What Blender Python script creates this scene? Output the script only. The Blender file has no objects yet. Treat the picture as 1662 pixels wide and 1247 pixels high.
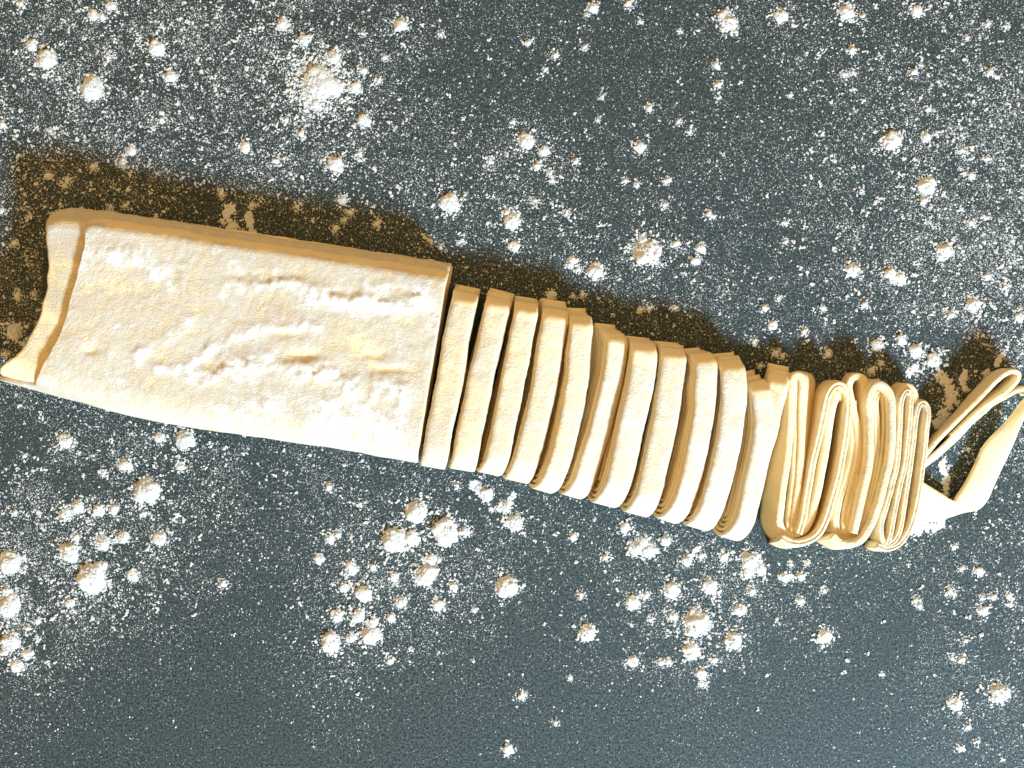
import bpy, bmesh, math, random
import numpy as np
from mathutils import Vector

random.seed(7)
rng = np.random.default_rng(11)
sc = bpy.context.scene
C = sc.collection

# ------------------------------------------------------------------ camera, light, exposure
S = 0.00025                      # metres per photograph pixel on the worktop
W0, H0 = 1662.0, 1247.0
CX, CY = W0 / 2, H0 / 2
CAMH = 0.42
cam_d = bpy.data.cameras.new('camera')
cam = bpy.data.objects.new('camera', cam_d)
C.objects.link(cam)
cam.location = (0, 0, CAMH)
cam.rotation_euler = (0, 0, 0)
cam_d.sensor_width = 36
cam_d.lens = 36 * CAMH / (W0 * S)
cam_d.clip_start = 0.01
cam_d.clip_end = 50
sc.camera = cam

world = bpy.data.worlds.new('World')
sc.world = world
world.use_nodes = True
bg = world.node_tree.nodes['Background']
bg.inputs[0].default_value = (1.0, 0.67, 0.29, 1)     # warm room light
bg.inputs[1].default_value = 0.80

def lamp(name, loc, power, size, col):
    d = bpy.data.lights.new(name, 'AREA')
    d.shape = 'DISK'
    d.size = size
    d.energy = power
    d.color = col
    o = bpy.data.objects.new(name, d)
    C.objects.link(o)
    o.location = loc
    o.rotation_euler = (-Vector(loc)).to_track_quat('-Z', 'Y').to_euler()
    return o

lamp('window_light', (0.63, -1.0, 0.70), 54, 0.24, (0.51, 0.77, 1.0))

sc.view_settings.view_transform = 'Standard'
sc.view_settings.look = 'None'
sc.view_settings.gamma = 1
sc.view_settings.exposure = 0.0
sc.view_settings.use_curve_mapping = False
sc.render.engine = 'CYCLES'
sc.render.resolution_x = 1024
sc.render.resolution_y = 768

# ------------------------------------------------------------------ helpers
def gp(x, y, z=0.0):
    """photograph point -> world point at height z"""
    k = (CAMH - z) / CAMH * S
    return np.array([(x - CX) * k, -(y - CY) * k, z])

def tag(o, label=None, cat=None, group=None, kind=None):
    if label: o['label'] = label
    if cat: o['category'] = cat
    if group: o['group'] = group
    if kind: o['kind'] = kind
    return o

def _hash(i, j, k, seed):
    n = (i * 374761393 + j * 668265263 + k * 2147483647 + seed * 144665) & 0xffffffff
    n = ((n ^ (n >> 13)) * 1274126177) & 0xffffffff
    n = ((n ^ (n >> 16)) * 2246822519) & 0xffffffff
    return ((n ^ (n >> 15)) & 0xffff) / 65535.0

def vnoise(p, seed=0):
    """value noise in -1..1, p (N,3)"""
    f = np.floor(p)
    i = f.astype(np.int64)
    t = p - f
    t = t * t * (3 - 2 * t)
    r = 0
    for a in (0, 1):
        for b in (0, 1):
            for c in (0, 1):
                w = (t[:, 0] if a else 1 - t[:, 0]) * (t[:, 1] if b else 1 - t[:, 1]) * (t[:, 2] if c else 1 - t[:, 2])
                r = r + w * _hash(i[:, 0] + a, i[:, 1] + b, i[:, 2] + c, seed)
    return r * 2 - 1

def fbm(p, oct=4, seed=0, gain=0.5):
    r = 0; a = 1.0; s = 0
    for o in range(oct):
        r = r + a * vnoise(p * 2.03 ** o + 17.3 * o, seed + o)
        s += a; a *= gain
    return r / s

def p3(x, y, z=0.0):
    x = np.asarray(x, float)
    return np.stack([x, np.asarray(y, float) + 0 * x, np.asarray(z, float) + 0 * x], -1)

def sstep(a, b, x):
    t = np.clip((x - a) / (b - a), 0, 1)
    return t * t * (3 - 2 * t)

def mesh_obj(name, V, F, mat, parent=None, smooth=True, attrs=None):
    me = bpy.data.meshes.new(name)
    V = np.asarray(V, np.float32)
    F = np.asarray(F, np.int32)
    n = F.shape[1]
    me.vertices.add(len(V)); me.vertices.foreach_set('co', V.ravel())
    me.loops.add(F.size); me.loops.foreach_set('vertex_index', F.ravel())
    me.polygons.add(len(F))
    me.polygons.foreach_set('loop_start', np.arange(0, F.size, n, dtype=np.int32))
    me.polygons.foreach_set('loop_total', np.full(len(F), n, dtype=np.int32))
    me.polygons.foreach_set('use_smooth', np.full(len(F), smooth, dtype=bool))
    me.update(calc_edges=True)
    me.validate()
    if attrs:
        for k, v in attrs.items():
            a = me.attributes.new(k, 'FLOAT', 'POINT')
            a.data.foreach_set('value', np.asarray(v, np.float32))
    me.materials.append(mat)
    o = bpy.data.objects.new(name, me)
    C.objects.link(o)
    if parent: o.parent = parent
    return o

def empty(name, loc=(0, 0, 0)):
    o = bpy.data.objects.new(name, None)
    C.objects.link(o)
    o.location = loc
    o.empty_display_size = 0.01
    return o

def catmull(pts, step):
    """smooth resampled curve through pts (N,D); step measured on the first two columns"""
    P = np.asarray(pts, float)
    P = np.vstack([2 * P[0] - P[1], P, 2 * P[-1] - P[-2]])
    out = []
    for i in range(1, len(P) - 2):
        p0, p1, p2, p3_ = P[i - 1], P[i], P[i + 1], P[i + 2]
        n = max(2, int(np.linalg.norm((p2 - p1)[:2]) / step))
        t = np.arange(n)[:, None] / n
        out.append(0.5 * (2 * p1 + (p2 - p0) * t + (2 * p0 - 5 * p1 + 4 * p2 - p3_) * t ** 2 + (3 * p1 - p0 - 3 * p2 + p3_) * t ** 3))
    out.append(P[-2][None])
    return np.vstack(out)

# ------------------------------------------------------------------ materials
class NT:
    def __init__(s, name):
        s.m = bpy.data.materials.new(name); s.m.use_nodes = True
        s.t = s.m.node_tree; s.N = s.t.nodes; s.L = s.t.links
        s.b = s.N['Principled BSDF']
        s.co = s.N.new('ShaderNodeTexCoord').outputs['Object']
    def noise(s, scale, detail=2, rough=0.5, vec=None):
        n = s.N.new('ShaderNodeTexNoise'); n.inputs['Scale'].default_value = scale
        n.inputs['Detail'].default_value = detail; n.inputs['Roughness'].default_value = rough
        s.L.new(vec or s.co, n.inputs['Vector']); return n.outputs[0]
    def math(s, op, a, b=0.0, clamp=False):
        n = s.N.new('ShaderNodeMath'); n.operation = op; n.use_clamp = clamp
        for i, v in enumerate((a, b)):
            if isinstance(v, (int, float)): n.inputs[i].default_value = v
            else: s.L.new(v, n.inputs[i])
        return n.outputs[0]
    def rng(s, v, a, b, c=0.0, d=1.0):
        n = s.N.new('ShaderNodeMapRange'); s.L.new(v, n.inputs[0])
        for i, q in enumerate((a, b, c, d)): n.inputs[i + 1].default_value = q
        return n.outputs[0]
    def mix(s, f, a, b):
        n = s.N.new('ShaderNodeMix'); n.data_type = 'RGBA'
        if isinstance(f, (int, float)): n.inputs[0].default_value = f
        else: s.L.new(f, n.inputs[0])
        for i, v in ((6, a), (7, b)):
            if isinstance(v, tuple): n.inputs[i].default_value = v + (1,)
            else: s.L.new(v, n.inputs[i])
        return n.outputs[2]
    def attr(s, name):
        n = s.N.new('ShaderNodeAttribute'); n.attribute_name = name; return n.outputs['Fac']
    def bump(s, h, dist, strength=1.0):
        n = s.N.new('ShaderNodeBump'); n.inputs['Distance'].default_value = dist
        n.inputs['Strength'].default_value = strength
        s.L.new(h, n.inputs['Height']); s.L.new(n.outputs[0], s.b.inputs['Normal'])
    def set(s, k, v):
        if isinstance(v, (int, float)): s.b.inputs[k].default_value = v
        elif isinstance(v, tuple): s.b.inputs[k].default_value = v + (1,)
        else: s.L.new(v, s.b.inputs[k])

def mat_worktop():
    n = NT('dark_worktop')
    g = n.noise(1000, 3, 0.75)
    g2 = n.noise(2600, 1, 0.5)
    big = n.noise(12, 3, 0.55)
    mx = n.math('ADD', n.math('MULTIPLY', g, 0.6), n.math('MULTIPLY', g2, 0.4))
    c = n.mix(n.rng(mx, 0.42, 0.61), (0.005, 0.007, 0.007), (0.102, 0.129, 0.127))
    c2 = n.mix(n.rng(big, 0.3, 0.7, 0.0, 0.3), c, (0.036, 0.051, 0.053))
    n.set('Base Color', c2)
    n.set('Roughness', n.rng(mx, 0.35, 0.65, 0.66, 0.50))
    n.set('Specular IOR Level', 0.15)
    n.bump(mx, 0.00025, 0.8)
    return n.m

def mat_flour():
    n = NT('flour')
    geo = n.N.new('ShaderNodeNewGeometry').outputs['Position']
    a = n.noise(1500, 4, 0.7, geo)
    n.set('Base Color', n.mix(n.rng(a, 0.3, 0.7), (0.72, 0.70, 0.66), (0.84, 0.83, 0.80)))
    n.set('Roughness', 0.95)
    n.set('Specular IOR Level', 0.1)
    n.bump(a, 0.0007, 0.9)
    return n.m

def mat_dough(name, fine=1.0):
    n = NT(name)
    fl = n.attr('flour')
    a = n.noise(170, 5, 0.62)
    b = n.noise(1300, 4, 0.7)
    c = n.noise(60, 3, 0.5)
    d = n.math('ADD', n.math('MULTIPLY', a, 0.55), n.math('MULTIPLY', b, 0.45))
    k = n.math('ADD', fl, n.math('MULTIPLY', n.math('SUBTRACT', d, 0.5), 1.7))
    m = n.rng(k, 0.38, 0.70)
    m2 = n.rng(k, 0.78, 1.12)
    doughc = n.mix(n.rng(c, 0.3, 0.7), (0.83, 0.64, 0.365), (0.87, 0.71, 0.445))
    n.set('Base Color', n.mix(m2, n.mix(m, doughc, (0.665, 0.57, 0.44)), (0.83, 0.81, 0.765)))
    n.set('Roughness', n.rng(m, 0, 1, 0.55, 0.92))
    n.set('Specular IOR Level', n.rng(m, 0, 1, 0.32, 0.1))
    n.set('Subsurface Weight', 0.12)
    n.b.inputs['Subsurface Radius'].default_value = (1.0, 0.6, 0.3)
    n.set('Subsurface Scale', 0.0012)
    hgt = n.math('ADD', n.math('MULTIPLY', b, n.rng(m, 0, 1, 0.25, 1.0)), n.math('ADD', n.math('MULTIPLY', m, 0.35), n.math('MULTIPLY', m2, 0.5)))
    n.bump(hgt, 0.00038 * fine, 0.75)
    return n.m

M_TOP = mat_worktop()
M_FLOUR = mat_flour()
M_DOUGH = mat_dough('floured_dough')

# ------------------------------------------------------------------ worktop
bm = bmesh.new()
bmesh.ops.create_cube(bm, size=1)
for v in bm.verts:
    v.co.x *= 1.6; v.co.y *= 1.2; v.co.z = v.co.z * 0.03 - 0.015
bmesh.ops.bevel(bm, geom=bm.edges[:], offset=0.003, segments=2, affect='EDGES')
me = bpy.data.meshes.new('worktop'); bm.to_mesh(me); bm.free()
me.materials.append(M_TOP)
wt = bpy.data.objects.new('worktop', me); C.objects.link(wt)
tag(wt, 'dark grey worktop with a fine matt grain, dusted with flour', 'worktop', kind='structure')

# ------------------------------------------------------------------ dough layers
def profile(k, h, t, L, rear_top, rear_bot, ds, sq=0.45, sqlen=0.008, bulge=1.0):
    """mid line of sheet k of a flat folded stack: open at the rear, folded at the front"""
    R = h / 2 - t * (k + 0.5)
    ca = L - h / 2 * bulge
    n1 = max(6, int((ca - rear_top) / ds))
    n2 = max(8, int(math.pi * max(R, 0.001) / ds))
    n3 = max(6, int((ca - rear_bot) / ds))
    top = np.stack([np.linspace(rear_top, ca, n1), np.full(n1, h / 2 + R)], -1)
    th = np.linspace(math.pi / 2, -math.pi / 2, n2 + 2)[1:-1]
    arc = np.stack([ca + R * bulge * np.cos(th), h / 2 + R * np.sin(th)], -1)
    bot = np.stack([np.linspace(ca, rear_bot, n3), np.full(n3, h / 2 - R)], -1)
    P = np.vstack([top, arc, bot])
    q = 1 - sq * (1 - sstep(-0.002, sqlen, P[:, 0]))
    P[:, 1] *= q
    return P

def sheet(P, t, ws, place, name, parent, mat, flour_out, flour_in, disp=None, edge=0.3, thick_end=True):
    """sweep sheet cross line P (a,u) of thickness t over widths ws; place(a,u,w)->world"""
    T = np.gradient(P, axis=0)
    T /= np.linalg.norm(T, axis=1)[:, None] + 1e-12
    Nn = np.stack([-T[:, 1], T[:, 0]], -1)          # outward for this direction of travel
    M = len(P); nw = len(ws)
    tt = np.full(M, t / 2)
    tt[0] *= 0.55; tt[-1] *= 0.55
    cols = []; fl = []
    e = np.ones(nw); e[0] = e[-1] = 1 - edge
    for side, order in ((1, range(nw)), (-1, range(nw - 1, -1, -1))):
        for j in order:
            Q = P + side * Nn * (tt * e[j])[:, None]
            X = place(Q[:, 0], Q[:, 1], ws[j], j / (nw - 1))
            if side == 1 and disp is not None:
                X = X + disp(X, Q)
            cols.append(X)
            f = flour_out(Q) if side == 1 else np.full(M, flour_in)
            if j in (0, nw - 1): f = np.minimum(f, 0.25) if side == -1 else f
            fl.append(f)
    K = len(cols)
    V = np.stack(cols, 1).reshape(-1, 3)
    A = np.stack(fl, 1).reshape(-1)
    i = np.arange(M - 1)[:, None]; j = np.arange(K)[None]
    jn = (j + 1) % K
    F = np.stack([i * K + j, (i + 1) * K + j, (i + 1) * K + jn, i * K + jn], -1).reshape(-1, 4)
    caps = []
    for r in (0, M - 1):
        for q in range(nw - 1):
            a, b, c, d = r * K + q, r * K + q + 1, r * K + K - 2 - q, r * K + K - 1 - q
            caps.append([a, b, c, d] if r == 0 else [a, d, c, b])
    F = np.vstack([F, np.array(caps)])
    return mesh_obj(name, V, F, mat, parent, True, {'flour': A})

# ---- uncut folded roll
BH = 0.0205
rear_pts = np.array([(82, 353), (135, 349), (380, 385), (560, 412), (730, 438)], float)
front_pts = np.array([(3, 617), (60, 634), (230, 681), (400, 707), (560, 732), (678, 753)], float)
def along(pts, s):
    x = pts[0, 0] + (pts[-1, 0] - pts[0, 0]) * s
    c = catmull(pts, 4)
    return np.stack([x, np.interp(x, c[:, 0], c[:, 1])], -1)
BL = 0.066
E_UP = ([0, .08, .15, .30, .42, .55, .68, .80, .92, 1], [70, 86, 92, 92, 92, 93, 90, 84, 74, 66])
E_LOW = ([0, .1, .2, .3, .4, .5, .63, .74, .84, .93, 1], [4, 18, 29, 38, 44, 47, 46, 40, 28, 4, -4])

ridges = [  # flour ridges pushed up on the top sheet: points, height mm, half width px
    ([(372, 462), (430, 458), (500, 470), (560, 492), (640, 500), (690, 488)], 0.9, 11),
    ([(330, 612), (380, 596), (450, 598), (520, 606), (600, 632), (650, 640)], 1.1, 12),
    ([(335, 585), (390, 552), (450, 535), (520, 532)], 0.55, 7),
    ([(240, 582), (290, 548), (320, 522)], 0.55, 7),
    ([(270, 600), (320, 596), (350, 575)], 0.4, 6),
    ([(150, 420), (220, 425), (300, 445)], 0.6, 16),
    ([(600, 470), (650, 462), (680, 478), (660, 495)], 0.5, 8),
    ([(420, 640), (520, 668), (640, 690)], 0.35, 20),
]
dents = [((500, 577), 22, 7, 0.9), ((352, 598), 12, 9, 0.9), ((440, 452), 40, 6, 0.6), ((560, 478), 30, 5, 0.5),
         ((168, 568), 10, 6, 0.8), ((615, 575), 18, 7, 0.5), ((640, 602), 25, 5, 0.55), ((300, 452), 8, 18, 0.45),
         ((470, 545), 30, 6, 0.35), ((230, 470), 40, 25, 0.25), ((580, 560), 30, 14, 0.3), ((125, 535), 10, 14, 0.4)]
ridge_c = [(catmull(p, 5), hh, ww) for p, hh, ww in ridges]

def top_field(px, py):
    """relief (m) and flour amount on the top sheet, at photograph-like coordinates of the roll"""
    q = p3(px, py)
    z = 0.0005 * fbm(q / 90.0, 2, 3) + 0.00020 * fbm(q / 13.0, 3, 9) + 0.00016 * fbm(q / 5.0, 2, 12)
    f = 0.72 + 0.22 * fbm(q / 55.0, 4, 21) + 0.18 * fbm(q / 10.0, 3, 30)
    wob = 9 * fbm(q / 22.0, 3, 40)
    rough = 0.7 + 0.6 * fbm(q / 9.0, 3, 41)
    brk = fbm(q / 30.0, 3, 47)
    for cpts, hh, ww in ridge_c:
        d2 = np.full(len(px), 1e9)
        for c in cpts:
            d2 = np.minimum(d2, (px - c[0]) ** 2 + (py + wob - c[1]) ** 2)
        g = np.exp(-d2 / (2 * (0.95 * ww * (1 + 0.45 * brk)) ** 2)) * np.clip(0.75 + 1.1 * brk, 0.1, 1.3)
        z = z + 0.0015 * hh * g * rough
        f = f + 0.36 * g
    for (cx, cy), ax, ay, s in dents:
        g = np.exp(-(((px - cx) / ax) ** 2 + ((py + wob * 0.6 - cy) / ay) ** 2) / 1.5)
        z = z - 0.0014 * s * g
        f = f - 0.62 * s * g
    return z, f

def block():
    root = empty('uncut_dough_roll', gp(380, 560))
    tag(root, 'long uncut flat roll of folded dough dusted white with flour', 'dough')
    n, t = 5, BH / 10.0
    inv = np.array(root.location)
    bx0, by0 = along(rear_pts, np.array([0.0]))[0]
    for k in range(n):
        hi = k == 0
        ds = 0.0006 if hi else 0.0012
        nw = 270 if hi else 150
        rt = 0.0012 + 0.0006 * k if k == 0 else (-0.0012 + 0.0009 * random.uniform(-1, 1))
        P = profile(k, BH, t * 0.97, BL, rt, -0.002 + 0.0008 * random.uniform(-1, 1), ds, 0.46, 0.0052, 1.05)
        ws = np.linspace(0, 1, nw)
        wsd = ws ** 1.0
        half = BH / 2
        seed = 50 + k
        def place(a, u, s, j, k=k, seed=seed):
            f = np.clip(a / BL, -0.1, 1.05)
            r = along(rear_pts, np.full(1, s))[0]; q = along(front_pts, np.full(1, s))[0]
            px = r[0] + (q[0] - r[0]) * f; py = r[1] + (q[1] - r[1]) * f
            lo = np.interp(f, *E_LOW); up = np.interp(f, *E_UP)
            lev = sstep(BH * 0.15, BH * 0.98, u) if k else sstep(BH * 0.45, BH * 0.75, u)
            prot = [1.0, 0.04, 0.16, 0.34, 0.12][k]
            e = lo + (up - lo) * lev * prot + (3.5 * fbm(p3(f * 14, k * 3.1), 4, seed) if k else 2.5 * fbm(p3(f * 11, 0), 3, seed))
            e = e * (1 - s) ** 7
            px = px + e; py = py + e * 0.2
            er = (1.2 * fbm(p3(f * 8, k * 1.7), 2, seed + 9) - (0.8 if k else 0)) * s ** 30
            px = px + er
            kk = (CAMH - BH * 0.55) / CAMH * S
            rear_w = 0.0007 * fbm(p3(np.full(len(px), s * 40), k * 2.0, 0), 3, seed + 3) * (1 - sstep(-0.003, 0.006, a))
            z = u * (1.0 + 0.22 * (1 - sstep(0.0, 0.55, s)))
            return np.stack([(px - CX) * kk, -(py - CY) * kk + rear_w, z], -1) - inv
        def disp(X, Q, hi=hi):
            kk = (CAMH - BH * 0.55) / CAMH * S
            px = (X[:, 0] + inv[0]) / kk + CX; py = -(X[:, 1] + inv[1]) / kk + CY
            z, f = top_field(px, py)
            up = sstep(BH * 0.55, BH * 0.95, Q[:, 1])
            o = np.zeros_like(X); o[:, 2] = z * up * (1 if hi else 0.6)
            o[:, 1] = -0.0006 * fbm(p3(px / 60, py / 60), 3, 77) * (1 - up)
            return o
        def fo(Q, k=k):
            return np.full(len(Q), 0.3) if k != 1 else 0.70 - 0.30 * sstep(0.010, 0.024, Q[:, 0]) + 0.35 * fbm(p3(Q[:, 0] * 260, 3.0), 3, 4)
        o = sheet(P, t * 0.97, ws, place, 'outer_sheet' if hi else 'inner_sheet', root, M_DOUGH, fo, 0.1, disp if k < 2 else None, 0.35)
        if hi:
            me = o.data
            V = np.zeros(len(me.vertices) * 3, np.float32); me.vertices.foreach_get('co', V); V = V.reshape(-1, 3)
            kk = (CAMH - BH * 0.55) / CAMH * S
            px = (V[:, 0] + inv[0]) / kk + CX; py = -(V[:, 1] + inv[1]) / kk + CY
            z, f = top_field(px, py)
            # rear strip is bare dough
            L1, L2 = rear_pts[0], rear_pts[-1]
            dist = py - np.interp(px, rear_pts[:, 0], rear_pts[:, 1])
            f = 0.18 + (f - 0.18) * sstep(9, 25, dist + 5 * fbm(p3(px / 20, py / 20), 2, 5))
            # smooth floured front
            fr = np.interp(px, front_pts[:, 0], front_pts[:, 1]) - py
            f = np.where(fr < 60, np.maximum(f, 0.55 + 0.2 * (1 - sstep(10, 60, fr))), f)
            A = np.full(len(V), 0.2, np.float32)
            A[:] = f
            # underside of the sheet and cut end: bare
            nrm = np.zeros(len(me.vertices) * 3, np.float32); me.vertices.foreach_get('normal', nrm); nrm = nrm.reshape(-1, 3)
            A = np.where(nrm[:, 2] < -0.3, 0.15, A)
            me.attributes['flour'].data.foreach_set('value', A.astype(np.float32))
    return root
block()

# ---- cut slices
def slice_obj(idx, rear, mid, front, width, lean, h, label, flour=0.62, twist=0.0, rearsq=0.36, rj=1.0, nlay=5):
    """rear/mid/front: centre line of the top face in the photograph; width in px; lean in degrees to the right"""
    th = math.radians(lean)
    W = width * S * (CAMH - h) / CAMH
    ztop = h * math.cos(th) + W / 2 * abs(math.sin(th))
    A, B, D = (gp(*q, ztop)[:2] for q in (rear, mid, front))
    ctrl = 2 * B - (A + D) / 2
    ts = np.linspace(0, 1, 60)[:, None]
    cur = (1 - ts) ** 2 * A + 2 * ts * (1 - ts) * ctrl + ts ** 2 * D
    seg = np.r_[0, np.cumsum(np.linalg.norm(np.diff(cur, axis=0), axis=1))]
    L = seg[-1]
    base = cur[len(cur) // 2]
    root = empty('dough_slice', (base[0], base[1], 0))
    tag(root, label, 'dough slice', 'slices cut from the dough roll')
    inv = np.array(root.location)
    t = h / (2 * nlay)
    for k in range(nlay):
        rt = (0.0 if k == 0 else -0.0015 + 0.0011 * random.uniform(-1, 1)) * rj
        rb = (-0.0035 + 0.0013 * random.uniform(-1, 1)) * rj
        P = profile(k, h, t, L, rt, rb, 0.0007 if k == 0 else 0.0011, rearsq, 0.0052, 1.3)
        jit = 0.00035 * random.uniform(-1, 1)
        wj = W * (1 - 0.012 * k) + 0.0003 * random.uniform(-1, 1)
        nw = 15 if k == 0 else 5
        ws = np.linspace(-wj / 2, wj / 2, nw) + jit
        seed = idx * 31 + k
        def place(a, u, w, j, seed=seed):
            ac = np.clip(a, 0, L)
            x = np.interp(ac, seg, cur[:, 0]); y = np.interp(ac, seg, cur[:, 1])
            tx = np.interp(np.clip(ac + 0.001, 0, L), seg, cur[:, 0]) - np.interp(np.clip(ac - 0.001, 0, L), seg, cur[:, 0])
            ty = np.interp(np.clip(ac + 0.001, 0, L), seg, cur[:, 1]) - np.interp(np.clip(ac - 0.001, 0, L), seg, cur[:, 1])
            nn = np.hypot(tx, ty); tx /= nn; ty /= nn
            x = x + tx * (a - ac); y = y + ty * (a - ac)
            nx, ny = -ty, tx                             # to the right of the slice (travel is towards the front)
            lt = th + math.radians(twist) * (a / L - 0.5)
            wv = w + 0.0010 * fbm(p3(a * 60, u * 40, idx * 3.3), 2, idx) + 0.0004 * (w / W) * fbm(p3(a * 80, idx * 9.1), 2, idx + 70) + 0.00024 * fbm(p3(a * 600, u * 900, w * 300), 3, seed)
            off = wv * np.cos(lt) + (u - h) * np.sin(lt)
            z = u * np.cos(lt) - wv * np.sin(lt) + W / 2 * np.abs(np.sin(lt))
            # bottom edge settles flat on the worktop
            z = z - 0.0010 * (u / h) ** 2 * np.abs(2 * w / W) ** 5
            z = np.maximum(z - W / 2 * np.abs(np.sin(lt)) * (1 - sstep(0, h, u)), 0.00005 + 0.02 * u)
            return np.stack([x + nx * off, y + ny * off, z], -1) - inv
        def disp(X, Q):
            q = (X + inv) * 1.0
            d = 0.00035 * fbm(q * 220, 4, idx + 5) + 0.00016 * fbm(q * 900, 2, idx + 6)
            o = np.zeros_like(X)
            up = sstep(h * 0.4, h * 0.9, Q[:, 1])
            o[:, 2] = d * up
            return o
        def fo(Q, k=k):
            if k: return np.full(len(Q), 0.25)
            a = Q[:, 0]
            fv = flour + 0.22 * fbm(p3(a * 130, idx * 5.0), 3, idx + 40)
            f = 0.15 + (fv - 0.15) * sstep(0.002, 0.010, a + 0.002 * fbm(p3(a * 300, idx), 2, idx))
            return f * np.where(Q[:, 1] < h * 0.12, 0.5, 1)
        sheet(P, t * 0.985, ws, place, 'inner_sheet' if k else 'outer_sheet', root, M_DOUGH, fo, 0.12, disp if k == 0 else None, 0.28 if k else 0.4)
    return root

SH = 0.0168
slices = [
    # rear, mid, front (top face centre line), width px, lean, height, twist
    ((758, 474), (731, 610), (702, 764), 43, 3, SH, 4),
    ((812, 483), (779, 622), (750, 768), 42, 5, SH, 6),
    ((857, 490), (833, 628), (800, 776), 40, 8, SH, 8),
    ((905, 501), (880, 640), (845, 788), 42, 11, SH, 8),
    ((946, 512), (930, 656), (890, 806), 37, 16, SH, 10),
    ((1005, 540), (985, 660), (938, 815), 39, 25, SH, 6),
    ((1051, 556), (1031, 680), (993, 829), 46, 17, SH, 6),
    ((1098, 565), (1079, 694), (1042, 843), 44, 11, SH, 6),
    ((1145, 573), (1139, 705), (1096, 856), 40, 22, SH, 10),
    ((1192, 584), (1185, 712), (1145, 867), 44, 14, SH, 10),
    ((1236, 618), (1236, 735), (1197, 884), 39, 22, SH * 0.97, 10),
]
extra = ['straight narrow floured dough slice standing right beside the uncut roll',
         'second dough slice from the uncut roll, straight, with bare rear end',
         'third dough slice from the uncut roll, layered cut face showing near its fold',
         'fourth dough slice from the uncut roll, dark gap along its left side',
         'fifth dough slice from the uncut roll, narrow, leaning, with layered cut face',
         'sixth dough slice from the uncut roll, leaning furthest with its whole layered cut face showing',
         'seventh dough slice from the uncut roll, broad white top',
         'eighth dough slice from the uncut roll, pressed against its neighbour',
         'ninth dough slice from the uncut roll, pitted floured top and layered side',
         'tenth dough slice from the uncut roll, smooth white rounded top',
         'eleventh dough slice from the uncut roll, last of the close row before the open coils']
for i, s in enumerate(slices):
    slice_obj(i, s[0], s[1], s[2], s[3], s[4], s[5] * [1.02, .97, 1.03, .98, 1.05, .93, 1.02, .97, 1.04, 1.0, .96][i], extra[i], flour=[.56, .54, .56, .58, .58, .68, .64, .68, .70, .78, .74][i], twist=s[6],
              rj=random.uniform(0.5, 1.1))
slice_obj(20, (1266, 607), (1247, 690), (1217, 800), 35, -6, 0.0118, 'half hidden dough slice wedged between the last standing slice and the open coils',
          flour=0.5, twist=0)

# ---- ribbons standing on edge (coils that have opened) and loose noodles
def ribbon(name, parent, pts, thick, ztop, zbot=0.0, flour=0.3, seed=0, nz=7, groove=False):
    """pts: (x, y[, dx, dy]) photograph points of the upper edge; dx, dy shift of the lower edge"""
    P = np.array([tuple(p) + (0, 0) if len(p) == 2 else p for p in pts], float)
    Q = catmull(P, 2.0)
    M = len(Q)
    kt = (CAMH - ztop) / CAMH * S
    top = np.stack([(Q[:, 0] - CX) * kt, -(Q[:, 1] - CY) * kt], -1)
    bot = top + np.stack([Q[:, 2] * S, -Q[:, 3] * S], -1)
    T = np.gradient(top, axis=0)
    for _ in range(2):
        T[1:-1] = (T[:-2] + T[1:-1] + T[2:]) / 3
    T /= np.linalg.norm(T, axis=1)[:, None] + 1e-12
    Nn = np.stack([-T[:, 1], T[:, 0]], -1)
    th = thick * S / 2
    # cross section: up one side, rounded top, down the other
    sec = []
    zs = np.linspace(0, 1, nz)
    for z in zs: sec.append((1, z))
    sec += [(0.78, 1.035), (0.14, 1.045), (0.0, 0.97), (-0.14, 1.045), (-0.78, 1.035)] if groove else [(0.78, 1.035), (0.3, 1.045), (-0.3, 1.045), (-0.78, 1.035)]
    for z in zs[::-1]: sec.append((-1, z))
    cols = []; fl = []
    inv = np.array(parent.location) if parent else 0
    arc = np.arange(M) * 2.0
    zt = ztop + 0.0006 * fbm(p3(arc / 45, seed), 2, seed)
    for sd, z in sec:
        c = bot + (top - bot) * min(z, 1.0)
        tk = th * (1 - (0.08 if z == 1 else 0)) * (1 + 0.34 * (1 - min(z, 1)) ** 0.8) * (1 + 0.10 * fbm(p3(arc / 14, z * 3, sd), 3, seed + 2))
        XY = c + Nn * (sd * tk)[:, None]
        zz = zbot + (zt - zbot) * (z if z <= 1 else 1 + (z - 1) * th * 10 / 0.012)
        X = np.concatenate([XY, np.asarray(zz)[:, None] + (0.00012 * fbm(p3(arc / 4, sd * 5), 2, seed + 4))[:, None]], 1)
        X[:, 2] = np.maximum(X[:, 2], 0.00004)
        cols.append(X - inv)
        base = flour + (0.15 if z > 1 else 0.0)
        fl.append(base + 0.16 * fbm(p3(arc / 30, z * 2, sd * 4), 3, seed + 6))
    K = len(cols)
    V = np.stack(cols, 1).reshape(-1, 3); A = np.stack(fl, 1).reshape(-1)
    i = np.arange(M - 1)[:, None]; j = np.arange(K)[None]; jn = (j + 1) % K
    F = np.stack([i * K + j, (i + 1) * K + j, (i + 1) * K + jn, i * K + jn], -1).reshape(-1, 4)
    # end caps: fan
    V = np.vstack([V, V[:K].mean(0), V[-K:].mean(0)])
    A = np.r_[A, 0.2, 0.2]
    c0, c1 = len(V) - 2, len(V) - 1
    caps = []
    for q in range(0, K):
        qn = (q + 1) % K
        caps.append([c0, q, qn, qn]); caps.append([c1, (M - 1) * K + qn, (M - 1) * K + q, (M - 1) * K + q])
    tri = np.array(caps)[:, :3]
    Ft = np.vstack([F[:, [0, 1, 2]], F[:, [0, 2, 3]], tri])
    return mesh_obj(name, V, Ft, M_DOUGH, parent, True, {'flour': A})

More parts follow.
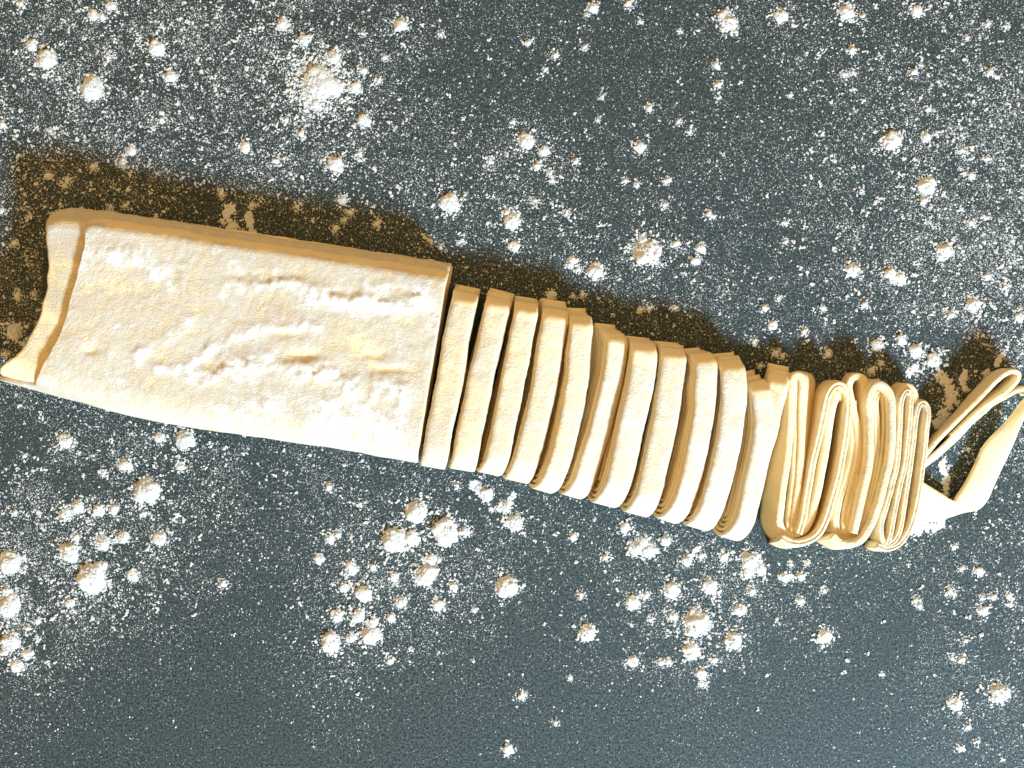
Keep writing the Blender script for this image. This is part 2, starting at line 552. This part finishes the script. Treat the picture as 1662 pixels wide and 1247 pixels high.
def coil(label, loc):
    r = empty('noodle_coil', gp(*loc))
    tag(r, label, 'noodle coil', 'opened noodle coils lying on their cut side')
    return r

c1 = coil('wide opened dough coil with tall arched loop, next to the row of slices', (1310, 760))
ribbon('loop', c1, [(1286, 872, 6, 0), (1290, 840, 7, 0), (1293, 811, 9, 0), (1297, 772, 14, 0), (1300, 718, 20, 0), (1301, 667, 24, 0), (1302, 622, 24, 0), (1298, 610, 20, 2),
                    (1290, 611, 4, 2), (1286, 626, -8, 0), (1284, 680, -11, 0), (1278, 744, -13, 0), (1272, 785, -13, 0), (1266, 830, -13, 2),
                    (1266, 852, -11, 6), (1278, 868, -6, 9), (1302, 863, 0, 8), (1316, 843, 2, 4), (1323, 817, 2, 0), (1330, 785), (1337, 746), (1344, 705),
                    (1350, 667), (1355, 650), (1361, 640), (1369, 648)], 13.0, 0.0098, seed=1, flour=0.2)
ribbon('loop', c1, [(1296, 866), (1304, 840, 2, 0), (1313, 788, 2, 0), (1320, 746), (1330, 705), (1338, 667), (1342, 646), (1350, 631), (1362, 625), (1373, 633),
                    (1378, 650), (1376, 680), (1371, 718, 2, 0), (1363, 764, 2, 0), (1353, 804, 2, 2), (1342, 840, 2, 4), (1326, 868, 0, 6), (1304, 880, -1, 7),
                    (1284, 880, -3, 9), (1268, 872, -5, 10)], 13.0, 0.0122, seed=2, flour=0.26, groove=True)

ribbon('loop', c1, [(1280, 862), (1281, 845), (1286, 800, 2, 0), (1290, 740, 4, 0), (1292, 680, 6, 0), (1293, 614, 6, 0)], 9.5, 0.0092, seed=3, flour=0.16)

c2 = coil('middle opened dough coil with nested ochre loops around a dark slit', (1400, 760))
ribbon('loop', c2, [(1386, 650, 2, 0), (1385, 705), (1383, 744, -3, 0), (1374, 778, -7, 0), (1363, 811, -9, 0), (1357, 842, -9, 2), (1360, 862, -6, 5),
                    (1372, 871, -3, 6), (1388, 864, 0, 5), (1399, 845), (1407, 816), (1414, 785), (1420, 754), (1424, 718), (1423, 680), (1421, 654),
                    (1425, 640), (1432, 641), (1436, 656), (1437, 693), (1434, 731), (1429, 764), (1421, 798), (1412, 832), (1401, 860), (1389, 874)], 10.8, 0.0088, seed=11, flour=0.14, groove=True)
ribbon('loop', c2, [(1372, 868), (1371, 850), (1375, 822), (1384, 784), (1393, 744), (1393, 705), (1388, 678), (1382, 650, 4, 0), (1378, 628, 6, 0), (1383, 614, 4, 2), (1393, 611, 0, 2),
                    (1402, 616, -2, 2), (1405, 632, -4, 0), (1403, 660, -3, 0), (1402, 718), (1400, 744), (1396, 767), (1386, 808), (1379, 842), (1380, 866)], 12.0, 0.0092, seed=12, flour=0.18)
ribbon('loop', c2, [(1386, 866), (1392, 840), (1400, 800), (1406, 774), (1411, 747), (1412, 718), (1412, 680), (1410, 652), (1415, 633), (1425, 624), (1437, 629, 2, 0), (1446, 645, 4, 0), (1448, 667, 7, 0),
                    (1448, 705, 9, 0), (1445, 744, 9, 0), (1438, 774, 8, 2), (1427, 815, 7, 3), (1415, 849, 5, 5), (1400, 874, 2, 6), (1384, 883, 0, 7), (1366, 882, -3, 8), (1351, 870, -6, 9)],
       13.5, 0.0128, seed=13, flour=0.34)

c3 = coil('slim opened dough coil with pale spiral edge beside the loose noodle ends', (1465, 770))
ribbon('loop', c3, [(1440, 884), (1445, 866), (1451, 835), (1459, 795), (1467, 760), (1472, 718), (1475, 693), (1478, 660), (1479, 642), (1473, 635), (1466, 642), (1462, 656), (1461, 680),
                    (1459, 718), (1456, 754), (1448, 788), (1438, 822), (1430, 852), (1431, 872), (1439, 884), (1452, 877), (1461, 856), (1467, 822), (1472, 788),
                    (1477, 754), (1482, 718), (1485, 690), (1489, 668), (1494, 656), (1501, 655), (1506, 667), (1504, 693), (1501, 731), (1498, 754), (1492, 795),
                    (1484, 835), (1473, 864), (1459, 884, 0, 4), (1440, 891, -2, 5), (1424, 885, -3, 5)], 9.6, 0.0118, seed=21, flour=0.34, groove=True)
ribbon('loop', c3, [(1453, 690), (1455, 662), (1459, 642), (1467, 629), (1476, 627), (1485, 636), (1488, 655)], 8, 0.0106, seed=22, flour=0.16)

n1 = empty('loose_noodle', gp(1590, 670))
tag(n1, 'thin loose noodle end doubled into a long narrow loop', 'noodle')
ribbon('strand', n1, [(1500, 742, 4, 4), (1524, 713, 4, 4), (1563, 673, 3, 3), (1596, 641), (1622, 614), (1641, 603), (1653, 606), (1652, 617), (1635, 635),
                      (1603, 656), (1578, 677, 2, 2), (1545, 708, 4, 6)], 8.0, 0.011, 0.002, seed=31, flour=0.2)
ribbon('strand', n1, [(1500, 752, 10, 10), (1524, 730, 12, 12), (1553, 703, 12, 13), (1577, 685, 8, 10), (1597, 670, 4, 4), (1612, 656), (1632, 645), (1653, 634), (1668, 631),
                      (1678, 640)], 7.0, 0.0105, 0.001, seed=32, flour=0.36)

def band(name, parent, e1, e2, z1, z2, thick, seed, flour):
    """flat noodle between two edges; z1, z2 heights along each edge"""
    A = catmull([p + (z,) for p, z in zip(e1, z1)], 3.0); B = catmull([p + (z,) for p, z in zip(e2, z2)], 3.0)
    M = 150; nw = 11
    def rs(Q):
        s = np.r_[0, np.cumsum(np.linalg.norm(np.diff(Q[:, :2], axis=0), axis=1))]
        # keep the control points in step
        return Q
    def by_ctrl(e, z):
        P = np.array([p + (zz,) for p, zz in zip(e, z)], float)
        n = len(P); k = np.linspace(0, n - 1, M)
        P2 = np.vstack([2 * P[0] - P[1], P, 2 * P[-1] - P[-2]])
        i = np.minimum(k.astype(int), n - 2); t = (k - i)[:, None]
        p0, p1, p2, q3 = P2[i], P2[i + 1], P2[i + 2], P2[i + 3]
        return 0.5 * (2 * p1 + (p2 - p0) * t + (2 * p0 - 5 * p1 + 4 * p2 - q3) * t ** 2 + (3 * p1 - p0 - 3 * p2 + q3) * t ** 3)
    A = by_ctrl(e1, z1); B = by_ctrl(e2, z2)
    def w3(Q):
        k = (CAMH - Q[:, 2]) / CAMH * S
        return np.stack([(Q[:, 0] - CX) * k, -(Q[:, 1] - CY) * k, Q[:, 2]], -1)
    A = w3(A); B = w3(B)
    inv = np.array(parent.location)
    f = np.linspace(0, 1, nw)
    mid = A[:, None] + (B - A)[:, None] * f[None, :, None]
    mid[:, :, 2] += 0.0012 * np.sin(math.pi * f)[None] * 0.6
    mid[:, :, 2] += 0.0003 * fbm(mid.reshape(-1, 3) * 120, 3, seed).reshape(M, nw)
    du = np.gradient(mid, axis=0); dv = np.gradient(mid, axis=1)
    nn = np.cross(du, dv); nn /= np.linalg.norm(nn, axis=2)[:, :, None] + 1e-12
    nn *= np.sign(nn[:, :, 2:3] + 1e-9)
    tw = np.full(nw, thick / 2); tw[0] = tw[-1] = thick * 0.3
    up = mid + nn * tw[None, :, None]; dn = mid - nn * tw[None, :, None]
    ring = np.concatenate([up, dn[:, ::-1]], 1)
    ring[:, :, 2] = np.maximum(ring[:, :, 2], 0.00005)
    K = 2 * nw
    V = ring.reshape(-1, 3) - inv
    i = np.arange(M - 1)[:, None]; j = np.arange(K)[None]; jn = (j + 1) % K
    F = np.stack([i * K + j, i * K + jn, (i + 1) * K + jn, (i + 1) * K + j], -1).reshape(-1, 4)
    caps = []
    for r in (0, M - 1):
        for q in range(nw - 1):
            a, b, c, d = r * K + q, r * K + q + 1, r * K + K - 2 - q, r * K + K - 1 - q
            caps.append([a, d, c, b] if r == 0 else [a, b, c, d])
    F = np.vstack([F, np.array(caps)])
    return mesh_obj(name, V, F, M_DOUGH, parent, True, {'flour': flour + 0.22 * fbm(V * 140, 3, seed)})

n2 = empty('loose_noodle', gp(1580, 780))
tag(n2, 'flat pale loose noodle strip folded back on itself beside the coils', 'noodle')
band('strip', n2,
     [(1488, 776), (1505, 787), (1528, 801), (1546, 812), (1551, 806), (1566, 783), (1580, 756), (1597, 721), (1632, 684), (1658, 652), (1676, 634)],
     [(1478, 851), (1504, 847), (1533, 841), (1564, 831), (1588, 826), (1603, 809), (1613, 787), (1627, 757), (1643, 723), (1661, 681), (1682, 650)],
     [0.0065, 0.0065, 0.006, 0.005, 0.0045, 0.004, 0.004, 0.004, 0.0045, 0.006, 0.008],
     [0.0012, 0.0012, 0.0012, 0.0014, 0.002, 0.003, 0.004, 0.005, 0.0055, 0.007, 0.009], 0.0018, 41, 0.3)

# ------------------------------------------------------------------ flour clumps
clumps = [(35,7,7),(180,10,8),(152,24,9),(166,27,6),(52,74,10),(76,97,17),(150,143,18),(255,78,14),(277,125,10),(175,94,6),(213,245,8),(397,240,9),(5,203,7),
 (263,195,6),(82,213,5),(200,260,5),(458,40,11),(494,65,11),(541,93,12),(518,137,38),(513,171,9),(591,197,11),(544,266,13),(583,250,7),(650,42,11),(577,142,9),
 (590,115,6),(588,55,5),(715,57,5),(625,94,5),(489,218,7),(447,262,6),(465,195,6),(615,131,5),(795,263,7),
 (963,13,9),(1020,6,7),(952,25,4),(858,70,6),(949,77,5),(901,90,6),(1038,35,4),(1103,51,4),(1173,28,10),(1182,38,14),(1162,107,7),(1166,138,7),(1166,160,5),
 (853,230,13),(884,245,8),(872,270,7),(893,282,7),(896,294,5),(934,263,6),(1053,176,6),(978,157,5),(970,195,4),(1101,198,5),(1040,240,9),(1083,294,6),(1015,294,5),
 (1120,214,5),(885,113,4),(833,198,6),(1268,26,11),(1375,20,12),(1488,18,9),(1400,27,5),(1382,83,7),(1370,121,6),(1384,118,5),(1482,118,7),(1606,117,7),(1568,62,4),
 (1602,41,6),(1632,44,5),(1448,229,15),(1503,223,8),(1507,178,5),(1602,258,6),(1576,285,7),(1505,302,15),(1498,326,7),(1560,245,7),(1282,155,4),
 (1533,410,14),(1575,362,6),(1384,439,11),(1445,445,10),(1460,452,9),(1275,362,5),(1275,393,5),(1602,449,7),(1630,466,7),(1578,497,13),(1402,494,7),(1543,511,7),(1655,515,8),
 (1305,538,7),(1240,500,7),(1263,484,5),(1335,500,5),(1254,528,8),(1223,555,6),(1425,560,11),(1462,551,9),(1485,570,11),(1515,585,12),(1413,602,7),(1259,573,7),
 (1343,575,7),(1270,578,5),(1235,595,5),(1430,590,5),(732,330,15),(831,360,13),(823,345,6),(920,345,6),(1050,412,22),(1042,392,8),(967,441,13),(938,437,6),(930,424,8),(925,430,6),
 (834,400,9),(868,326,6),(1078,333,6),(1150,348,7),(1138,403,8),(1128,424,7),(1097,396,7),(1035,300,5),(895,480,8),(945,479,5),(930,481,4),(1053,500,6),(1039,503,5),(1095,500,5),
 (557,325,8),(483,336,7),(410,334,6),(568,346,6),(560,358,5),(545,372,6),(612,364,7),(699,391,6),(748,392,6),(715,402,4),(78,286,6),(111,293,6),(152,271,6),(200,265,7),(360,315,6),
 (204,334,6),(180,337,5),(3,343,6),(25,395,6),(30,480,7),(55,478,5),(24,537,14),(10,575,6),(40,560,5),(105,302,4),
 (107,716,12),(301,714,15),(260,710,9),(203,755,11),(293,757,8),(169,768,6),(237,798,21),(126,822,10),(107,835,10),(160,828,10),(185,827,8),(233,834,6),(260,875,11),(168,881,12),
 (200,871,10),(124,872,6),(113,897,17),(150,936,25),(215,935,9),(17,912,18),(15,985,18),(12,962,9),(18,1040,15),(8,1057,8),(28,1082,11),(45,1062,9),(46,1020,6),(62,1007,5),(61,1040,5),
 (113,980,8),(362,948,7),(25,832,5),(40,740,4),(676,832,18),(722,862,21),(640,877,21),(668,872,13),(692,932,18),(700,908,9),(517,908,8),(571,922,11),(559,953,8),(590,963,14),
 (640,936,8),(547,1000,12),(581,999,11),(606,1011,9),(602,1031,14),(537,1043,16),(570,1035,8),(634,1002,7),(650,978,9),(711,982,10),(736,952,8),(755,863,8),(835,848,14),(823,953,18),
 (770,990,4),(633,1072,6),(534,790,7),(585,818,6),(536,874,8),(548,868,6),(605,920,6),(790,801,10),(820,822,8),(742,788,6),(1030,890,11),(1044,880,10),(1054,892,12),(1014,857,9),
 (1080,878,8),(1115,910,9),(1218,912,17),(1233,924,10),(1214,930,8),(1175,905,8),(1138,902,7),(930,871,7),(983,904,7),(943,965,7),(1090,958,13),(1152,952,12),(1028,976,12),(1048,966,7),
 (1132,1013,23),(1125,996,9),(1093,1000,8),(1122,1055,14),(1189,1040,14),(1201,990,10),(1220,960,7),(953,1027,14),(1027,1074,9),(1139,1094,9),(1158,1072,7),(1072,1076,7),(1085,1073,6),
 (1140,1110,6),(924,1100,4),(1275,938,8),(1298,975,6),(1283,916,5),(1055,1006,5),(1338,1033,12),(1550,1141,12),(1622,1125,17),(1595,992,8),(1540,960,7),(1548,964,5),(1485,975,6),
 (1492,983,5),(1589,928,8),(1560,922,5),(1611,968,6),(1636,967,6),(1593,971,5),(1639,980,5),(1566,1040,6),(1545,1068,5),(1560,1070,6),(1570,1180,5),(1585,1203,5),(1557,1214,6),
 (1310,914,5),(1300,935,7),(1336,959,5),(1300,975,6),(1549,887,5),(1432,1094,3.5),(844,1130,7),(852,1127,5),(902,1172,5),(825,1217,9)]

def ico(sub):
    b = bmesh.new(); bmesh.ops.create_icosphere(b, subdivisions=sub, radius=1.0)
    V = np.array([v.co[:] for v in b.verts]); F = np.array([[v.index for v in f.verts] for f in b.faces]); b.free()
    return V, F
ICO = {s: ico(s) for s in (1, 2, 3, 4)}

def clump_mesh(sub, seed, rough=1.0):
    V, F = ICO[sub]
    q = V * 1.0 + seed * 7.7
    d = 1 + rough * (0.42 * fbm(q * 1.3, 2, seed) + 0.16 * fbm(q * 3.6, 2, seed + 3, 0.6) + 0.20 * fbm(q * 9, 3, seed + 5, 0.65))
    X = V * d[:, None]
    low = X[:, 2] < 0.12
    an = np.arctan2(X[:, 1], X[:, 0])
    ragged = 1.04 + 0.42 * fbm(p3(np.cos(an) * 5, np.sin(an) * 5, seed), 3, seed + 8, 0.65)
    X[low, :2] *= ragged[low][:, None]
    neg = X[:, 2] < 0
    X[neg, 2] *= 0.15
    X[:, 2] -= X[:, 2].min()
    zz = X[:, 2] / X[:, 2].max()
    X[:, 2] = zz ** 1.35 * (0.62 + 0.10 * fbm(q * 6, 3, seed + 11)) - 0.035
    return X * 0.92, F

def crumb_mesh(seed):
    """small clump: several lobes stuck together"""
    g = random.Random(seed)
    VS = []; FS = []; nb = 0
    for i in range(g.randint(5, 8)):
        V, F = ICO[2] if i == 0 else ICO[1]
        r = g.uniform(0.55, 0.75) if i == 0 else g.uniform(0.22, 0.5)
        d = 0 if i == 0 else g.uniform(0.4, 0.85)
        a = g.uniform(0, 6.28)
        X = V * (1 + 0.35 * fbm(V * 2.2 + seed + i * 3.1, 3, seed + i))[:, None] * r * np.array([g.uniform(.8, 1.3), g.uniform(.8, 1.1), 0.75])
        X = X + np.array([d * math.cos(a), d * math.sin(a), r * 0.45])
        X[:, 2] = np.maximum(X[:, 2], 0)
        VS.append(X); FS.append(F + nb); nb += len(V)
    return np.vstack(VS), np.vstack(FS)

def zone(x, y):
    ym = np.interp(x, [0, 60, 400, 700, 1000, 1250, 1500, 1662], [520, 500, 550, 620, 680, 740, 765, 720])
    front = y > ym
    if x < 60 and 420 < y < 620: return 'at the ragged left end of the uncut roll'
    if x < 430 and front: return 'in the flour patch before the ragged half of the roll'
    if x < 780 and front: return 'in the loose cluster before the roll and first slices'
    if x < 700: return 'behind the uncut roll'
    if x < 1250: return 'in front of the cut slices' if front else 'behind the cut slices'
    return 'in front of the noodle coils' if front else 'behind the noodle coils'

big_labels = {
 (518, 137): 'largest rounded heap of flour with tan shaded side and broad dusty halo',
 (150, 936): 'large rounded flour lump in the dense flour patch in front of the uncut roll',
 (1132, 1013): 'largest flour lump in the scatter in front of the cut slices',
 (1050, 412): 'long oval flour lump just beyond the shadow of the cut slices',
 (237, 798): 'smooth round flour lump between the dense flour patch and the uncut roll',
 (1622, 1125): 'round flour lump ringed by crumbs on the bare corner of the worktop',
}
proto = []
for i in range(14):
    X, F = crumb_mesh(100 + i)
    o = mesh_obj('flour_clump', X, F, M_FLOUR)
    proto.append(o.data); bpy.data.objects.remove(o)
for i, (x, y, r) in enumerate(clumps):
    if r >= 12:
        X, F = clump_mesh(4, 300 + i, 1.0)
        X = X * r * S
        if r > 30: X *= (0.88, 0.88, 0.5)
        o = mesh_obj('flour_clump', X, F, M_FLOUR)
    elif r >= 8:
        X, F = clump_mesh(3, 300 + i, 1.15)
        o = mesh_obj('flour_clump', X * r * S, F, M_FLOUR)
    else:
        o = bpy.data.objects.new('flour_clump', proto[i % len(proto)]); C.objects.link(o)
        s = r * S
        o.scale = (s * random.uniform(0.85, 1.15), s * random.uniform(0.85, 1.15), s * random.uniform(0.7, 1.0))
    o.location = gp(x, y)
    o.rotation_euler = (0, 0, random.uniform(0, 6.28))
    z = zone(x, y)
    if (x, y) in big_labels:
        tag(o, big_labels[(x, y)], 'flour clump')
    else:
        size = 'large knobbly' if r >= 15 else ('medium crumbly' if r >= 9 else ('small' if r >= 6 else 'crumb sized'))
        lab = '%s flour clump %s' % (size, z)
        tag(o, lab, 'flour clump', '%s flour clumps %s' % (size, z))

# ---- flat smears of flour pressed onto the worktop
def smear(pts, wid, seed, label, zh=0.0006, group=None):
    c = catmull(pts, 3.0)
    x0, x1 = c[:, 0].min() - wid * 2, c[:, 0].max() + wid * 2
    y0, y1 = c[:, 1].min() - wid * 2, c[:, 1].max() + wid * 2
    st = 1.0
    nx, ny = int((x1 - x0) / st) + 1, int((y1 - y0) / st) + 1
    gx, gy = np.meshgrid(np.linspace(x0, x1, nx), np.linspace(y0, y1, ny))
    gx, gy = gx.ravel(), gy.ravel()
    d = np.full(len(gx), 1e9)
    for p in c: d = np.minimum(d, np.hypot(gx - p[0], gy - p[1]))
    q = p3(gx, gy, seed * 9.0)
    d = d / wid + 0.85 * fbm(q / 9.0, 3, seed, 0.6) + 0.6 * fbm(q / 3.0, 2, seed + 2)
    hgt = sstep(1.0, 0.55, d)
    z = hgt * zh * (0.6 + 0.9 * fbm(q / 4.0, 4, seed + 4, 0.65)) - 0.00016
    mid = c[len(c) // 2]
    V = np.stack([(gx - mid[0]) * S, -(gy - mid[1]) * S, z], -1)
    idx = np.arange(nx * ny).reshape(ny, nx)
    F = np.stack([idx[1:, :-1], idx[1:, 1:], idx[:-1, 1:], idx[:-1, :-1]], -1).reshape(-1, 4)
    keep = (hgt[F].max(1) > 0.02)
    F = F[keep]
    used, invx = np.unique(F, return_inverse=True)
    o = mesh_obj('flour_smear', V[used], invx.reshape(F.shape), M_FLOUR)
    o.location = gp(mid[0], mid[1])
    tag(o, label, 'flour smear', group)
    return o
smear([(1525, 605), (1540, 628), (1546, 650), (1532, 668), (1524, 690)], 11, 1, 'broad flat flour smear between the slim coil and the looped noodle end')
smear([(1604, 606), (1598, 622), (1590, 634)], 8, 2, 'short flour smear lying right behind the looped noodle end')
smear([(1566, 604), (1563, 618), (1570, 634)], 6, 3, 'small flour smear between the broad smear and the looped noodle end')
smear([(1636, 562), (1626, 575), (1618, 592)], 5, 4, 'narrow streak of flour behind the tip of the looped noodle end')
smear([(1530, 752), (1534, 775), (1536, 800)], 8, 5, 'flour smear in the hollow inside the folded noodle strip')
smear([(1482, 862), (1500, 852), (1516, 856), (1526, 848)], 10, 6, 'white flour smear spilling out in front of the folded noodle strip')
smear([(372, 338), (368, 356), (380, 378)], 11, 7, 'flour smear in the shadow behind the uncut roll')
smear([(318, 372), (338, 374), (352, 378)], 6, 8, 'thin flour smear touching the rear edge of the uncut roll', 0.0005)
smear([(404, 350), (408, 372), (418, 384)], 7, 9, 'crumbled flour smear close behind the bare rear edge of the uncut roll')
smear([(768, 786), (784, 800), (790, 812)], 9, 10, 'flour smear pushed out from under the third and fourth slices')
smear([(800, 826), (822, 818), (834, 804)], 7, 11, 'curved flour smear just in front of the fourth slice')
smear([(1170, 595), (1186, 612)], 1.5, 12, 'tiny flour streak behind the tenth slice')
smear([(1478, 604), (1486, 596)], 9, 13, 'lumpy flour smear just behind the slim coil')
smear([(1118, 906), (1130, 894), (1136, 886)], 5, 14, 'slanting flour streak in front of the ninth slice')
smear([(1266, 938), (1284, 936)], 5, 15, 'level flour streak in front of the wide opened coil')

# ------------------------------------------------------------------ flour dusting (uncountable grains)
GRID = np.array([[float(c) for c in row.split()] for row in '''7 7 7 7 7 6 4 3 3 2.5 3 3 4 4.5 5 5 4
7 8 7 7 8 9 5 3 2.5 2 2 2 3 4.5 6 7 7
7 6 7 7 7 7 5 5 6 4 3 3 4 5 6 8 8
6 3 4 4 4 4 4 5 5 4 3.5 3.5 3.5 5 6 8 9
6 4 4 4 3 3 3 3 3 4 6 6 3 5 7 9 9
6 4 3 3 3 3 3 3 3 3 3 3 3 3 5 8 8
5 4 4 4 4 4 3 3 3 3 3 3 3 3 4 5 6
6 6 7 6 5 5 4 3 3 3 3 3 3 3 4 4 6
8 8 7 5 3 4 7 6 4 3 4 4 4 4 6 4 4
10 9 7 3 2 6 8 6 3 2 5 7 5 2 2 3 4
9 4 2 .8 1.5 6 5 2 1 1.5 5 6 3 1.5 1.5 4 4
3 1 .6 .5 1 3 1 .6 .8 .6 .8 2 1.5 1 1 3.5 5
1 .3 .2 .2 .2 .3 .2 .2 .4 .3 .3 .5 .5 .4 .6 2 3'''.split('\n')])

def density(x, y):
    gx = np.clip(x / 100 - 0.5, 0, 15.999); gy = np.clip(y / 100 - 0.5, 0, 11.999)
    i = gx.astype(int); j = gy.astype(int); u = gx - i; v = gy - j
    g = (GRID[j, i] * (1 - u) + GRID[j, np.minimum(i + 1, 16)] * u) * (1 - v) + (GRID[np.minimum(j + 1, 12), i] * (1 - u) + GRID[np.minimum(j + 1, 12), np.minimum(i + 1, 16)] * u) * v
    return g / 9.0

def scatter(n, power, clus, seed, floor=0.0):
    x = rng.uniform(-60, W0 + 60, n * 6); y = rng.uniform(-60, H0 + 60, n * 6)
    d = density(x, y) ** power
    q = p3(x, y, seed)
    m = np.clip(0.5 + clus * (fbm(q / 45.0, 3, seed) * 0.9 + fbm(q / 13.0, 2, seed + 5) * 0.9), 0.02, 1.6)
    w = d * m + floor
    # patches swept clean by the dough
    sw = fbm(q / 70.0, 2, 91)
    w = w * np.where((y > 500) & (sw > 0.28), 0.35, 1)
    keep = rng.uniform(0, 1, len(x)) < w * 1.15
    x, y = x[keep][:n], y[keep][:n]
    # under the dough there is nothing to see
    rear = np.interp(x, [82, 730, 1000, 1250, 1510], [390, 478, 550, 630, 660])
    fr = np.interp(x, [10, 60, 400, 678, 1000, 1200, 1500], [600, 620, 690, 735, 815, 870, 860])
    ok = ~((x > 70) & (x < 1500) & (y > rear + 14) & (y < fr - 14))
    return x[ok], y[ok]

I1 = ICO[1]
OCT = (np.array([(1, 0, 0), (0, 1, 0), (-1, 0, 0), (0, -1, 0), (0, 0, 1), (0, 0, -1)], float),
       np.array([(0, 1, 4), (1, 2, 4), (2, 3, 4), (3, 0, 4), (1, 0, 5), (2, 1, 5), (3, 2, 5), (0, 3, 5)]))
VV = []; FF = []; base = 0
def grains(shape, x, y, rx, ry, rz, zc, jit):
    global base
    V0, F0 = shape
    n = len(x)
    a = rng.uniform(0, 6.283, n)
    P = V0[None] * (1 + jit * rng.uniform(-1, 1, (n, len(V0), 1)))
    P = P * np.stack([rx, ry, rz], -1)[:, None]
    ca, sa = np.cos(a)[:, None], np.sin(a)[:, None]
    X = P[..., 0] * ca - P[..., 1] * sa; Y = P[..., 0] * sa + P[..., 1] * ca
    px = (x - CX) * S; py = -(y - CY) * S
    V = np.stack([X * S + px[:, None], Y * S + py[:, None], np.maximum((P[..., 2] + zc[:, None]) * S, -0.0001)], -1)
    VV.append(V.reshape(-1, 3))
    FF.append((F0[None] + (base + np.arange(n) * len(V0))[:, None, None]).reshape(-1, 3))
    base += n * len(V0)

# finest dust
x, y = scatter(165000, 1.3, 0.6, 3, 0.02)
r = 0.26 + 0.60 * rng.power(0.75, len(x))
grains(OCT, x, y, r * rng.uniform(.8, 1.5, len(x)), r, r * 0.6, r * 0.3, 0.3)
# grains
x, y = scatter(19000, 1.4, 0.85, 13)
r = 0.75 + 1.25 * rng.power(0.5, len(x))
grains(OCT, x, y, r * rng.uniform(.8, 1.5, len(x)), r * rng.uniform(.7, 1.1, len(x)), r * 0.7, r * 0.35, 0.35)
# crumbs made of several lobes
x, y = scatter(4600, 1.9, 1.0, 23)
R = 1.4 + 2.3 * rng.power(0.38, len(x))
for L in range(4):
    dx, dy = rng.normal(0, 0.62, len(x)) * R, rng.normal(0, 0.62, len(x)) * R
    r = R * rng.uniform(0.35, 0.8, len(x))
    grains(I1, x + dx, y + dy, r * rng.uniform(.8, 1.5, len(x)), r * rng.uniform(.7, 1.1, len(x)), r * 0.75, r * 0.4, 0.35)
# crumbs round each clump
cx = []; cy = []; cr = []
for (qx, qy, qr) in clumps:
    n = int(3.4 * qr + 3 + 0.05 * qr * qr)
    if qr > 30: n *= 3
    a = rng.uniform(0, 6.283, n); d = qr * (0.72 + np.abs(rng.normal(0, 0.6, n)))
    cx.append(qx + d * np.cos(a)); cy.append(qy + d * np.sin(a)); cr.append(0.7 + 2.3 * rng.power(0.42, n) * min(1, qr / 12))
cx, cy, cr = map(np.concatenate, (cx, cy, cr))
for L in range(2):
    r = cr * rng.uniform(0.6, 1.0, len(cx))
    grains(I1, cx + rng.normal(0, 0.6, len(cx)) * cr, cy + rng.normal(0, 0.6, len(cx)) * cr, r * rng.uniform(.8, 1.4, len(cx)), r, r * 0.8, r * 0.45, 0.35)
# powder haze round each clump
hx = []; hy = []
for (qx, qy, qr) in clumps:
    n = int(6 + 0.9 * qr + 0.12 * qr * qr)
    a = rng.uniform(0, 6.283, n); d = qr * (0.8 + np.abs(rng.normal(0, 0.42, n)))
    hx.append(qx + d * np.cos(a)); hy.append(qy + d * np.sin(a))
hx, hy = np.concatenate(hx), np.concatenate(hy)
r = rng.uniform(0.35, 0.95, len(hx))
grains(OCT, hx, hy, r * rng.uniform(.8, 1.5, len(hx)), r, r * 0.7, r * 0.35, 0.3)
# loose grains lying on each clump
gx = []; gy = []; gz = []; gr = []
for (qx, qy, qr) in clumps:
    if qr < 8: continue
    n = int(0.16 * qr * qr)
    a = rng.uniform(0, 6.283, n); t = np.sqrt(rng.uniform(0, 1, n)) * 0.95
    gx.append(qx + qr * t * np.cos(a)); gy.append(qy + qr * t * np.sin(a))
    gz.append(qr * (0.25 if qr > 30 else 0.46) * (1 - t * t)); gr.append(rng.uniform(0.7, 1.7, n))
gx, gy, gz, gr = map(np.concatenate, (gx, gy, gz, gr))
grains(I1, gx, gy, gr * rng.uniform(.8, 1.4, len(gx)), gr, gr, gz, 0.35)
V = np.concatenate(VV); F = np.concatenate(FF)
print('dust tris', len(F))
du = mesh_obj('flour_dusting', V, F, M_FLOUR, None, False)
tag(du, 'fine white flour dust and crumbs scattered over the dark worktop', 'flour', kind='stuff')
